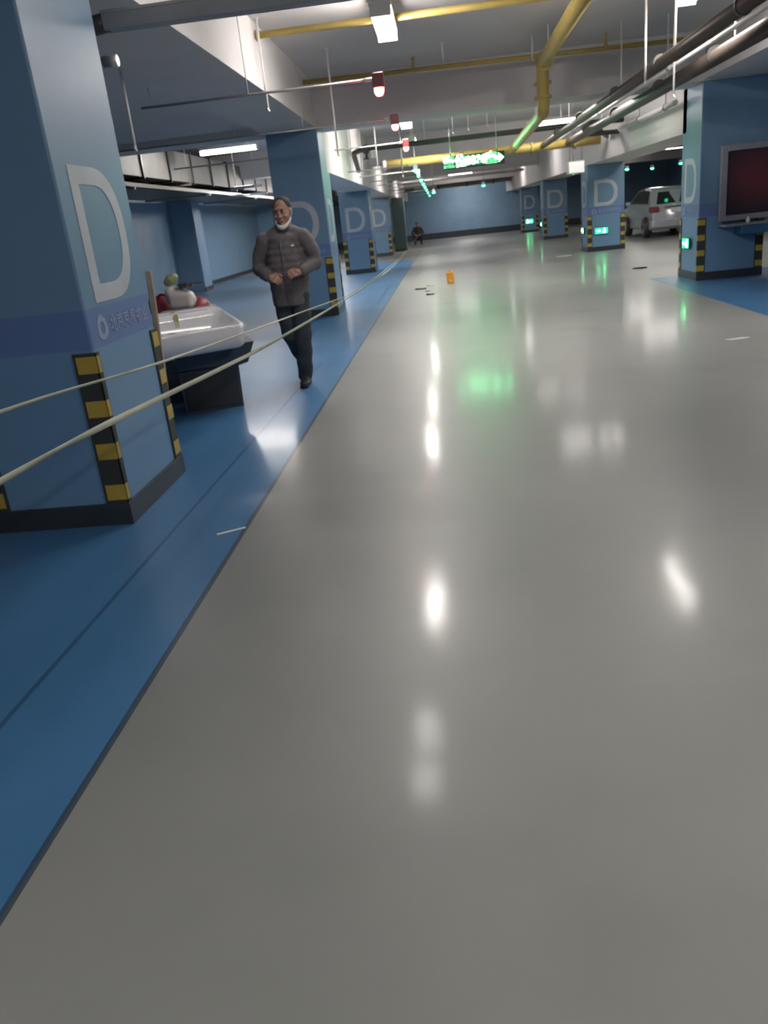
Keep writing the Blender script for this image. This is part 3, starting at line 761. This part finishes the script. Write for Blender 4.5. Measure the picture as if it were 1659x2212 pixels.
b = B(); lathe(b, [(.012, 0), (.012, .01), (.006, .012)], (-.30, -.135, .50), 12); obj('screw_cap', b, 'chrome', t)
b = B()
ell(b, (0, 0, .19), (.16, .15, .19)); ell(b, (-.04, .02, .33), (.12, .12, .12)); ell(b, (.05, -.03, .12), (.15, .14, .12)); box(b, -.14, .14, -.13, .13, 0, .06, .02)
tag(obj('sack', finish(b, .02, 4), 'sack', loc=(-2.80, 6.72, 0)), 'grey sack on the floor left of the dark basin stand', 'sack')
b = B(); box(b, -.19, .29, -.2, .2, 0, .58, .01); tag(obj('crate', b, 'stand', loc=(-2.62, 7.62, 0)), 'dark crate standing behind the basin under the red bag', 'crate')
b = B()
for c, r in (((0, 0, .13), (.30, .19, .15)), ((-.16, .03, .24), (.15, .15, .16)), ((.20, .03, .20), (.12, .14, .15)), ((0, .10, .26), (.24, .09, .13)), ((.22, -.02, .07), (.09, .1, .08)), ((0, 0, .05), (.28, .19, .06))): ell(b, c, r)
t = tag(obj('red_bag', finish(b, .018, 3), 'redbag', loc=(-2.53, 7.62, .60)), 'crumpled dark red bag piled behind the back edge of the basin', 'bag')
b = B(); tube(b, bend([(-.18, -.04, .28), (-.13, -.08, .42), (-.02, -.06, .36)], .05), .012, 8); obj('bag_handle', b, 'redbag', t)
b = B(); ell(b, (0, 0, .08), (.13, .10, .085)); ell(b, (-.06, 0, .12), (.07, .08, .07)); ell(b, (.08, .0, .05), (.08, .09, .06)); box(b, -.08, .14, -.10, .06, -.02, .13, .03)
tag(obj('white_bag', finish(b, .014, 2), 'whitebag', loc=(-2.455, 7.48, .885)), 'white plastic bag resting on top of the red bag', 'bag')
b = B(); ell(b, (0, 0, .04), (.055, .05, .05)); ell(b, (.03, 0, .06), (.04, .04, .035)); ell(b, (-.03, .0, .02), (.045, .04, .04))
tag(obj('green_bundle', finish(b, .01, 2), 'olive', loc=(-2.50, 7.48, 1.09)), 'small pale green and yellow bundle on top of the white bag', 'bundle')
b = B(); lathe(b, [(.06, 0), (.085, .03), (.088, .034), (.083, .034), (.058, .006)], (0, 0, 0), 24); box(b, .08, .16, -.008, .008, .026, .034, .003)
tag(obj('metal_dish', b, 'tin', loc=(-2.37, 7.47, 1.05)), 'small dark shiny dish on the right side of the white bag', 'dish')
b = B(); box(b, -.019, .019, -.012, .012, 0, 1.30, .004)
o = tag(obj('wooden_plank', b, 'wood', loc=(-1.898, 5.070, 0)), 'narrow pale plank leaning at the far corner of the nearest pillar', 'plank')
o.rotation_euler = (math.radians(-.6), math.radians(2.9), 0)

# ------------------------------------------------------------------ small things on the floor
t = thing('paper_strip', 'thin white strip lying on the blue floor beside the lane edge', 'strip', (-1.205, 3.82, 0), math.radians(30))
b = B(); box(b, -.078, .078, -.008, .008, .001, .006, .001); obj('strip', b, 'paper', t)
tag(t, t['label'], 'strip')
t = thing('plastic_canister', 'small upright orange plastic canister standing alone in the middle of the lane', 'canister', (.13, 18.1, 0), .2)
b = B(); box(b, -.075, .075, -.055, .055, 0, .235, .018, 3); obj('canister_body', b, 'orange', t)
b = B(); tube(b, bend([(-.045, 0, .225), (-.045, 0, .272), (.02, 0, .272), (.02, 0, .225)], .015, 3), .009, 8); obj('handle', b, 'orange', t)
b = B(); lathe(b, [(.02, .232), (.02, .262), (.016, .266)], (.05, 0, 0), 16); obj('cap', b, mat('pale_yellow_cap', (.75, .60, .25), .4), t)
b = B(); prism(b, [(-.03, .075), (-.01, .055), (.03, .045), (.035, .055), (-.005, .07), (-.02, .09)], .002, ((0, -.055, 0), (1, 0, 0), (0, 0, 1), (0, -1, 0))); obj('pale_mark', b, 'paper', t)
def scrap(name, label, loc, w, d, h, m, rz=0, seed=0):
    rnd = random.Random(seed); b = B(); pts = []
    for k in range(11):
        a = 2*PI*k/11; r = 1+rnd.uniform(-.25, .2); pts.append((math.cos(a)*w/2*r, math.sin(a)*d/2*r))
    prism(b, pts, h, ((0, 0, .0015), (1, 0, 0), (0, 1, 0), (0, 0, 1)))
    for v in b.verts:
        if v.co.z > .002: v.co.z += rnd.uniform(-.3, .5)*h
    o = obj(name, b, m, loc=loc); o.rotation_euler = (0, 0, rz); return tag(o, label, 'scrap', 'scraps on the lane')
scrap('floor_scrap', 'dark flat scrap on the lane, left of the others near the tape', (-.50, 17.3, 0), .24, .12, .02, 'debris', seed=1)
scrap('floor_scrap', 'pale yellow scrap nearest the orange canister', (-.31, 18.0, 0), .16, .10, .015, 'kraft', seed=2)
scrap('floor_scrap', 'small grey scrap between the pale scrap and the dark sliver', (-.36, 16.7, 0), .13, .12, .015, 'galv', seed=3)
scrap('floor_scrap', 'dark sliver on the lane closest to the viewer of the cluster', (-.28, 15.9, 0), .17, .08, .02, 'debris', .3, seed=4)
scrap('floor_scrap', 'dark scrap on the floor in front of the parked car', (3.95, 17.1, 0), .26, .16, .02, 'debris', seed=5)
scrap('floor_scrap', 'pale sheet on the lane left of the bright D pillar', (3.33, 23.4, 0), .40, .25, .006, 'paper', seed=6)
scrap('floor_scrap', 'pale sheet on the grey floor in front of the big right pillar', (2.83, 8.14, 0), .30, .11, .003, 'plastic_white', .15, seed=7)
scrap('floor_scrap', 'tiny white fleck on the blue floor at the lower left edge', (-1.30, 1.52, 0), .016, .012, .002, 'paper', seed=8)

# ------------------------------------------------------------------ poster box on the right pillar
t = thing('poster_box', 'grey framed dark red poster box mounted on the big right pillar', 'poster box', (5.08, 13.70, 1.43))
b = B(); box(b, -.70, .70, -.0, .078, -.53, .53, .01); obj('box_body', b, 'dkgrey', t)
b = B()
for q in ((-.72, -.62, -.05, .02, -.55, .55), (.62, .72, -.05, .02, -.55, .55), (-.62, .62, -.05, .02, .46, .55), (-.62, .62, -.05, .02, -.55, -.47)): box(b, *q, .008)
obj('frame', b, 'frame', t)
b = B(); box(b, -.62, .62, -.012, -.002, -.47, .46); obj('poster', b, 'poster', t)
t2 = thing('wall_ledge', 'blue grey ledge with small items below the framed red poster', 'ledge', (5.08, 13.55, .80))
b = B(); box(b, -.70, .72, -.14, .22, 0, .035, .008); obj('shelf_board', b, 'frame', t2)
b = B(); box(b, -.45, .70, -.12, .22, -.13, 0, .01); obj('tray_front', b, 'bluecloth', t2)
b = B(); lathe(b, [(.03, 0), (.032, .05), (.014, .07), (.014, .085), (.002, .088)], (-.33, -.04, .035), 16)
o = obj('small_bottle', b, 'plastic_white', loc=(5.08, 13.55, .80)); tag(o, 'tiny white bottle standing on the ledge under the poster', 'bottle')

# ------------------------------------------------------------------ parked car (rear towards us)
def car():
    t = thing('car', 'silver car parked between the bright D pillar and the big right pillar', 'car', (7.55, 27.6, 0))
    # local: x across (half .9), y forward 0..4.5, z up
    prof = [(.02, .42), (.0, .60), (.03, .80), (.10, .98), (.16, 1.02), (.42, 1.42), (.60, 1.49), (1.5, 1.53), (2.3, 1.48), (3.05, 1.08), (3.3, 1.02), (4.1, .90), (4.38, .72), (4.42, .45), (4.36, .24), (.10, .24)]
    def hw(z, y):
        base = .88 if z < 1.0 else .88-(z-1.0)*.34
        return base*(1-.10*max(0, (abs(y-2.2)-1.6))/.6)
    b = B(); L = [[b.verts.new((s*hw(z, y), y, z)) for y, z in prof] for s in (-1, 1)]
    Mi = [b.verts.new((0, y-(.05 if y < .5 else -.05 if y > 4 else 0), z+(.02 if z > 1.3 else 0))) for y, z in prof]; n = len(prof)
    for A, flip in ((L[0], 0), (L[1], 1)):
        for k in range(n):
            j = (k+1) % n; f = b.faces.new((A[k], A[j], Mi[j], Mi[k]) if not flip else (Mi[k], Mi[j], A[j], A[k])); f.smooth = True
    b.faces.new(L[0][::-1]); b.faces.new(L[1])
    bmesh.ops.triangulate(b, faces=[f for f in b.faces if len(f.verts) > 6])
    es = [e for e in b.edges if len(e.link_faces) == 2 and e.calc_face_angle(0) > .7]
    bmesh.ops.bevel(b, geom=es, offset=.035, segments=3, affect='EDGES')
    obj('body', b, 'carpaint', t)
    b = B(); U = Vector((1, 0, 0)); V = Vector((0, .26, .40)).normalized(); N = U.cross(V)*1
    prism(b, [(-.66, .02), (.66, .02), (.56, .44), (-.56, .44)], .012, ((0, .115, 1.0), U, V, N)); obj('rear_window', b, 'glass', t)
    for s in (-1, 1):
        b = B(); pts = [(.62, 1.06), (2.9, 1.06), (2.25, 1.42), (1.5, 1.46), (.75, 1.42)]
        vs = [b.verts.new((s*(hw(z, y)+.008), y, z)) for y, z in pts]; ws = [b.verts.new((s*(hw(z, y)-.02), y, z)) for y, z in pts]
        b.faces.new(vs); b.faces.new(ws[::-1])
        for k in range(5): b.faces.new((vs[k], vs[(k+1) % 5], ws[(k+1) % 5], ws[k]))
        obj('side_window', b, 'glass', t)
        b = B(); box(b, min(s*.60, s*.895), max(s*.60, s*.895), -.02, .14, .78, .96, .03, 3); obj('tail_lamp', b, 'tail', t)
        for y in (.85, 3.55):
            b = B(); lathe(b, [(.20, -.11), (.31, -.10), (.325, -.04), (.325, .04), (.31, .10), (.20, .11)], (s*.79, y, .325), 28, axis='x'); w = obj('wheel', b, 'rubber', t)
            b = B(); lathe(b, [(.19, -.012), (.20, 0), (.12, .012), (.04, .02)], (s*.90, y, .325), 20, axis='x'); obj('hub_cap', b, 'chrome', w)
        b = B(); box(b, min(s*.88, s*1.04), max(s*.88, s*1.04), 2.75, 2.87, 1.02, 1.14, .03, 3); obj('side_mirror', b, 'carpaint', t)
    b = B(); box(b, -.24, .24, -.035, -.0, .74, .88, .005); obj('number_plate', b, 'plate', t)
    b = B(); box(b, -.84, .84, -.09, .2, .30, .56, .06, 4); obj('rear_bumper', b, 'carpaint', t)
    b = B(); box(b, -.45, .45, -.03, .05, .905, .935, .01); obj('chrome_strip', b, 'chrome', t)
    b = B(); box(b, -.56, .56, .36, .54, 1.46, 1.50, .012); obj('roof_spoiler', b, 'carpaint', t)
car()

# ------------------------------------------------------------------ people
def hand(b, wrist, d, palm_n, side, curl=.8, s=1.0):
    """five-finger hand: d = pointing direction, palm_n = out of the palm, side = +1 thumb towards d x palm_n."""
    d = Vector(d).normalized(); pn = Vector(palm_n); pn = (pn-d*pn.dot(d)).normalized(); w = d.cross(pn)*side
    wr = Vector(wrist)
    for k in range(4):
        tube(b, [wr+w*(.012-.008*k)*s, wr+d*.088*s+w*(.030-.020*k)*s], [.016*s, .0125*s], 10)
        ell(b, wr+d*.088*s+w*(.030-.020*k)*s, (.0125*s,)*3, u=10, v=8)
    ell(b, wr, (.024*s, .024*s, .024*s)); ell(b, wr+d*.045*s, (.036*s, .03*s, .034*s))
    for k, ln in enumerate((.070, .078, .072, .058)):
        p = wr+d*.090*s+w*(.030-.020*k)*s; a = curl*.55; r = .0092-.0005*k
        pts = [p]; 
        for seg, f in enumerate((.45, .30, .25)):
            a2 = a+curl*.62*seg; p = p+(d*math.cos(a2)+pn*math.sin(a2))*ln*f*s; pts.append(p)
        cap(b, pts, [r*s, r*.95*s, r*.88*s, r*.78*s], 10)
    p = wr+d*.025*s+w*.028*s; q1 = p+(w*.75+d*.6+pn*.35).normalized()*.036*s; q2 = q1+(d*.8+w*.25+pn*.5).normalized()*.032*s; q3 = q2+(d*.8+pn*.6).normalized()*.024*s
    cap(b, [p, q1, q2, q3], [.014*s, .0115*s, .0105*s, .009*s], 10)
def head(b, c, R):
    """head centred at c (eye level), face towards -y; R rotates it."""
    c = Vector(c)
    def e(p, r): ell(b, c+R @ Vector(p), r, R.to_3x3() if hasattr(R, 'to_3x3') else R)
    e((0, .018, .035), (.076, .094, .090)); e((0, -.018, -.02), (.069, .074, .092)); e((0, -.040, -.085), (.044, .044, .036))
    e((0, -.02, -.06), (.058, .056, .048))
    e((0, -.084, .038), (.052, .014, .014))                                          # brow
    for s in (-1, 1):
        e((s*.041, -.068, -.028), (.022, .020, .018)); e((s*.030, -.083, .010), (.013, .009, .008)); e((s*.079, .012, -.005), (.011, .019, .030)); e((s*.012, -.098, -.032), (.010, .012, .009))
    e((0, -.094, -.004), (.0105, .016, .032)); e((0, -.104, -.026), (.013, .014, .012))
    e((0, -.088, -.060), (.024, .011, .007)); e((0, -.086, -.069), (.021, .011, .007)); e((0, -.078, -.100), (.020, .016, .014))
def Rx(a): return Matrix.Rotation(math.radians(a), 3, 'X')
def Rz(a): return Matrix.Rotation(math.radians(a), 3, 'Z')

def walking_man():
    t = thing('person', 'man in dark grey jacket walking beside the lane, white mask under his chin', 'person', (-1.455, 7.72, 0))
    HC = Vector((.035, -.045, 1.610)); R = Rz(-8) @ Rx(10)
    sh = {-1: Vector((-.175, .02, 1.375)), 1: Vector((.185, .02, 1.375))}
    el = {-1: Vector((-.265, .045, 1.13)), 1: Vector((.255, .05, 1.14))}
    wr = {-1: Vector((-.150, -.175, 1.055)), 1: Vector((.160, -.18, 1.085))}
    hip = {-1: Vector((-.085, .02, .90)), 1: Vector((.085, .0, .90))}
    kn = {-1: Vector((-.055, .0, .50)), 1: Vector((.075, -.05, .48))}
    an = {-1: Vector((-.010, .31, .20)), 1: Vector((.035, .01, .085))}
    # body
    b = B(); head(b, HC, R)
    cap(b, [(.01, .02, 1.38), (.02, .0, 1.47), (.03, -.01, 1.54)], [.062, .056, .055])
    cap(b, [(0, .02, .93), (0, .01, 1.10), (.005, .02, 1.26), (.01, .02, 1.38)], [.125, .115, .125, .09])
    for s in (-1, 1):
        cap(b, [(0, .02, 1.39), sh[s]], [.07, .055]); cap(b, [sh[s], el[s], wr[s]], [.05, .038, .026])
        cap(b, [hip[s], kn[s], an[s]], [.085, .055, .040])
        f = Vector((0, -.11, -.045)) if s == 1 else Vector((0, -.06, -.11)); cap(b, [an[s]+Vector((0, .01, -.01)), an[s]+f], [.030, .022])
        hand(b, wr[s], Vector((-s*.72, -.60, -.12)), Vector((-s*.35, .55, -.6)), -s, 1.15, 1.06)
    obj('body', finish(b, .0055, 3, .5), 'skin', t)
    # jacket
    b = B()
    for z, rx, ry, yy in [(.83+.06*k, .168+.030*math.sin(PI*min(1, k/8)), .138+.018*math.sin(PI*k/9), .02-.015*math.sin(PI*k/9)) for k in range(10)]:
        ell(b, (0, yy, z), (rx, ry, .085))
    tube(b, [(0, .015, .775), (0, .015, .90), (0, .01, 1.0)], [.178, .180, .17], 24)
    for v in b.verts:
        if v.co.z < 1.02 and abs(v.co.x) < .3: v.co.y = .015+(v.co.y-.015)*(.84 if v.co.z < .95 else .95)
    cap(b, [sh[-1]+Vector((.02, 0, -.0)), (-.07, .02, 1.415), (.01, .02, 1.435), (.09, .02, 1.415), sh[1]+Vector((-.02, 0, 0))], [.070, .076, .082, .076, .070])
    for s in (-1, 1):
        m = (sh[s]+el[s])/2+Vector((s*.02, .01, 0)); fa = el[s].lerp(wr[s], .93)
        cap(b, [sh[s], m, el[s], el[s].lerp(wr[s], .5), fa], [.080, .080, .074, .062, .048])
    tube(b, [(.0, .03, 1.42), (.02, .0, 1.50)], [.090, .076], 20)
    me = finish(b, .009, 9, .5); rnd = random.Random(5)
    for v in me.vertices:                                   # quilted folds
        v.co += v.normal*(.0012*math.sin(v.co.z*62+math.sin(v.co.x*18)*1.6)+.0022*math.sin(v.co.x*31+v.co.z*15))
    jk = obj('jacket', me, 'jacket', t)
    b = B(); tube(b, [(.012, .012, 1.475), (.022, .0, 1.512)], [.078, .071], 24, cap=False)
    o = obj('collar', b, 'jacket', jk); md = o.modifiers.new('s', 'SOLIDIFY'); md.thickness = .012
    b = B(); tube(b, [(.0, -.158, 1.40-.02), (.0, -.172, 1.05), (.0, -.150, .84)], .0035, 8); obj('zip', b, 'jacket', jk)
    b = B(); prism(b, [(-.020, -.004), (.0, -.010), (.022, -.002), (.004, .004), (.012, .016), (-.004, .006)], .003, ((.105, -.150, 1.315), (.97, .2, 0), (0, 0, 1), (.2, -1, 0))); obj('chest_emblem', b, 'maskw', jk)
    # trousers
    b = B(); ell(b, (0, .015, .90), (.145, .11, .10)); ell(b, (0, .015, .82), (.148, .112, .09))
    for s in (-1, 1):
        cap(b, [hip[s]+Vector((0, 0, -.04)), hip[s].lerp(kn[s], .5), kn[s], kn[s].lerp(an[s], .55), an[s]+Vector((0, .005 if s == 1 else .0, .02))], [.094, .093, .082, .078, .072])
    me = finish(b, .010, 4, .5)
    for v in me.vertices: v.co += v.normal*(.0035*math.sin(v.co.z*34+v.co.x*20))
    obj('trousers', me, 'trouser', t)
    # shoes
    for s in (-1, 1):
        b = B(); a = an[s]
        if s == 1:
            ell(b, a+Vector((0, .025, -.045)), (.052, .062, .055)); ell(b, a+Vector((.005, -.09, -.045)), (.052, .105, .042)); box(b, a.x-.042, a.x+.046, a.y-.185, a.y+.075, 0, .028, .012)
            cap(b, [a+Vector((0, .01, .0)), a+Vector((0, -.05, -.04))], [.056, .050])
        else:
            ell(b, a+Vector((0, .02, -.045)), (.042, .045, .05)); ell(b, a+Vector((0, -.055, -.125)), (.044, .07, .055)); ell(b, a+Vector((0, -.10, -.17)), (.044, .05, .028))
            cap(b, [a, a+Vector((0, -.05, -.11))], [.05, .045])
        obj('shoe', finish(b, .009, 3), 'shoe', t)
    # hair: cap on the skull, short and receding
    b = B(); ell(b, HC+R @ Vector((0, .028, .040)), (.0805, .096, .0905), R, 40, 28)
    for v in list(b.verts):
        q = R.inverted() @ (v.co-HC)
        hl = .078-.055*min(1, (q.x/.07)**2)                       # hairline, lower at the temples
        if q.y < .015 and q.z < hl: v.co = HC+R @ Vector((q.x*.80, max(q.y, -.05)*.6, min(q.z, hl)))
        elif q.z < -.035: v.co = HC+R @ Vector((q.x*.9, q.y*.85, -.035))
    obj('hair', finish(b, .007, 2, .4), 'hair', t)
    for s in (-1, 1):
        b = B(); ell(b, HC+R @ Vector((s*.030, -.096, .026)), (.017, .005, .0045), R); obj('eyebrow', b, 'hair', t)
        b = B(); ell(b, HC+R @ Vector((s*.030, -.0885, .009)), (.011, .006, .0045), R); obj('eye', b, 'rubber', t)
    b = B(); ell(b, HC+R @ Vector((0, -.0965, -.064)), (.023, .006, .006), R); obj('lips', b, 'lip', t)
    # mask pulled under the chin
    b = B(); pl = []
    for k in range(25):
        a = PI*(-.08+1.16*k/24); x = math.cos(a)*.074; yv = -math.sin(a)*.082-.012; z = -.060-.062*math.sin(a)**1.3 if math.sin(a) > 0 else -.055
        hh = .020*(.35+.65*max(0, math.sin(a)))
        pl.append([HC+R @ Vector((x, yv, z+hh)), HC+R @ Vector((x*1.03, yv*1.03, z-hh))])
    vs = [[b.verts.new(p) for p in q] for q in pl]
    for q, w in zip(vs, vs[1:]): f = b.faces.new((q[0], w[0], w[1], q[1])); f.smooth = True
    o = obj('face_mask', b, 'maskw', t); md = o.modifiers.new('s', 'SOLIDIFY'); md.thickness = .004
    for s in (-1, 1):
        b = B(); tube(b, [HC+R @ Vector((s*.074, -.018, -.05)), HC+R @ Vector((s*.088, .01, -.02)), HC+R @ Vector((s*.084, .028, .012))], .0022, 6); obj('ear_loop', b, 'maskw', t)
walking_man()

def crouching_person():
    t = thing('person', 'small distant person in dark olive clothes crouching at the far end of the tape', 'person', (-1.22, 45.0, 0))
    b = B(); head(b, (0, -.10, 1.02), Rx(15)); cap(b, [(0, .02, .86), (0, -.05, .94)], [.055, .05])
    cap(b, [(0, .15, .36), (0, .08, .6), (0, .02, .84)], [.13, .125, .09])
    J = {}
    for s in (-1, 1):
        cap(b, [(s*.10, .14, .34), (s*.20, -.25, .46), (s*.16, -.12, .10), (s*.17, -.30, .05)], [.08, .06, .045, .04])
        cap(b, [(s*.18, .02, .82), (s*.28, -.08, .58), (s*.12, -.32, .50)], [.05, .04, .028]); hand(b, (s*.12, -.32, .50), (-s*.5, -.6, -.1), (0, 0, -1), s, .9, 1.05)
    obj('body', finish(b, .010, 3), 'skin', t)
    b = B(); cap(b, [(0, .15, .38), (0, .10, .6), (0, .03, .82)], [.18, .185, .13]); cap(b, [(-.18, .02, .82), (.18, .02, .82)], [.075, .075])
    for s in (-1, 1): cap(b, [(s*.18, .02, .82), (s*.29, -.08, .58), (s*.14, -.29, .505)], [.075, .068, .045])
    obj('jacket', finish(b, .014, 3), 'olivecoat', t)
    b = B(); ell(b, (0, .16, .34), (.18, .16, .13))
    for s in (-1, 1): cap(b, [(s*.10, .14, .34), (s*.20, -.25, .46), (s*.16, -.12, .12)], [.11, .085, .068])
    obj('trousers', finish(b, .014, 3), 'trouser', t)
    b = B()
    for s in (-1, 1): ell(b, (s*.165, -.24, .05), (.05, .13, .05))
    obj('shoes', b, 'shoe', t)
    b = B(); ell(b, (0, -.08, 1.065), (.085, .10, .085)); obj('hair', b, 'hair', t)
crouching_person()
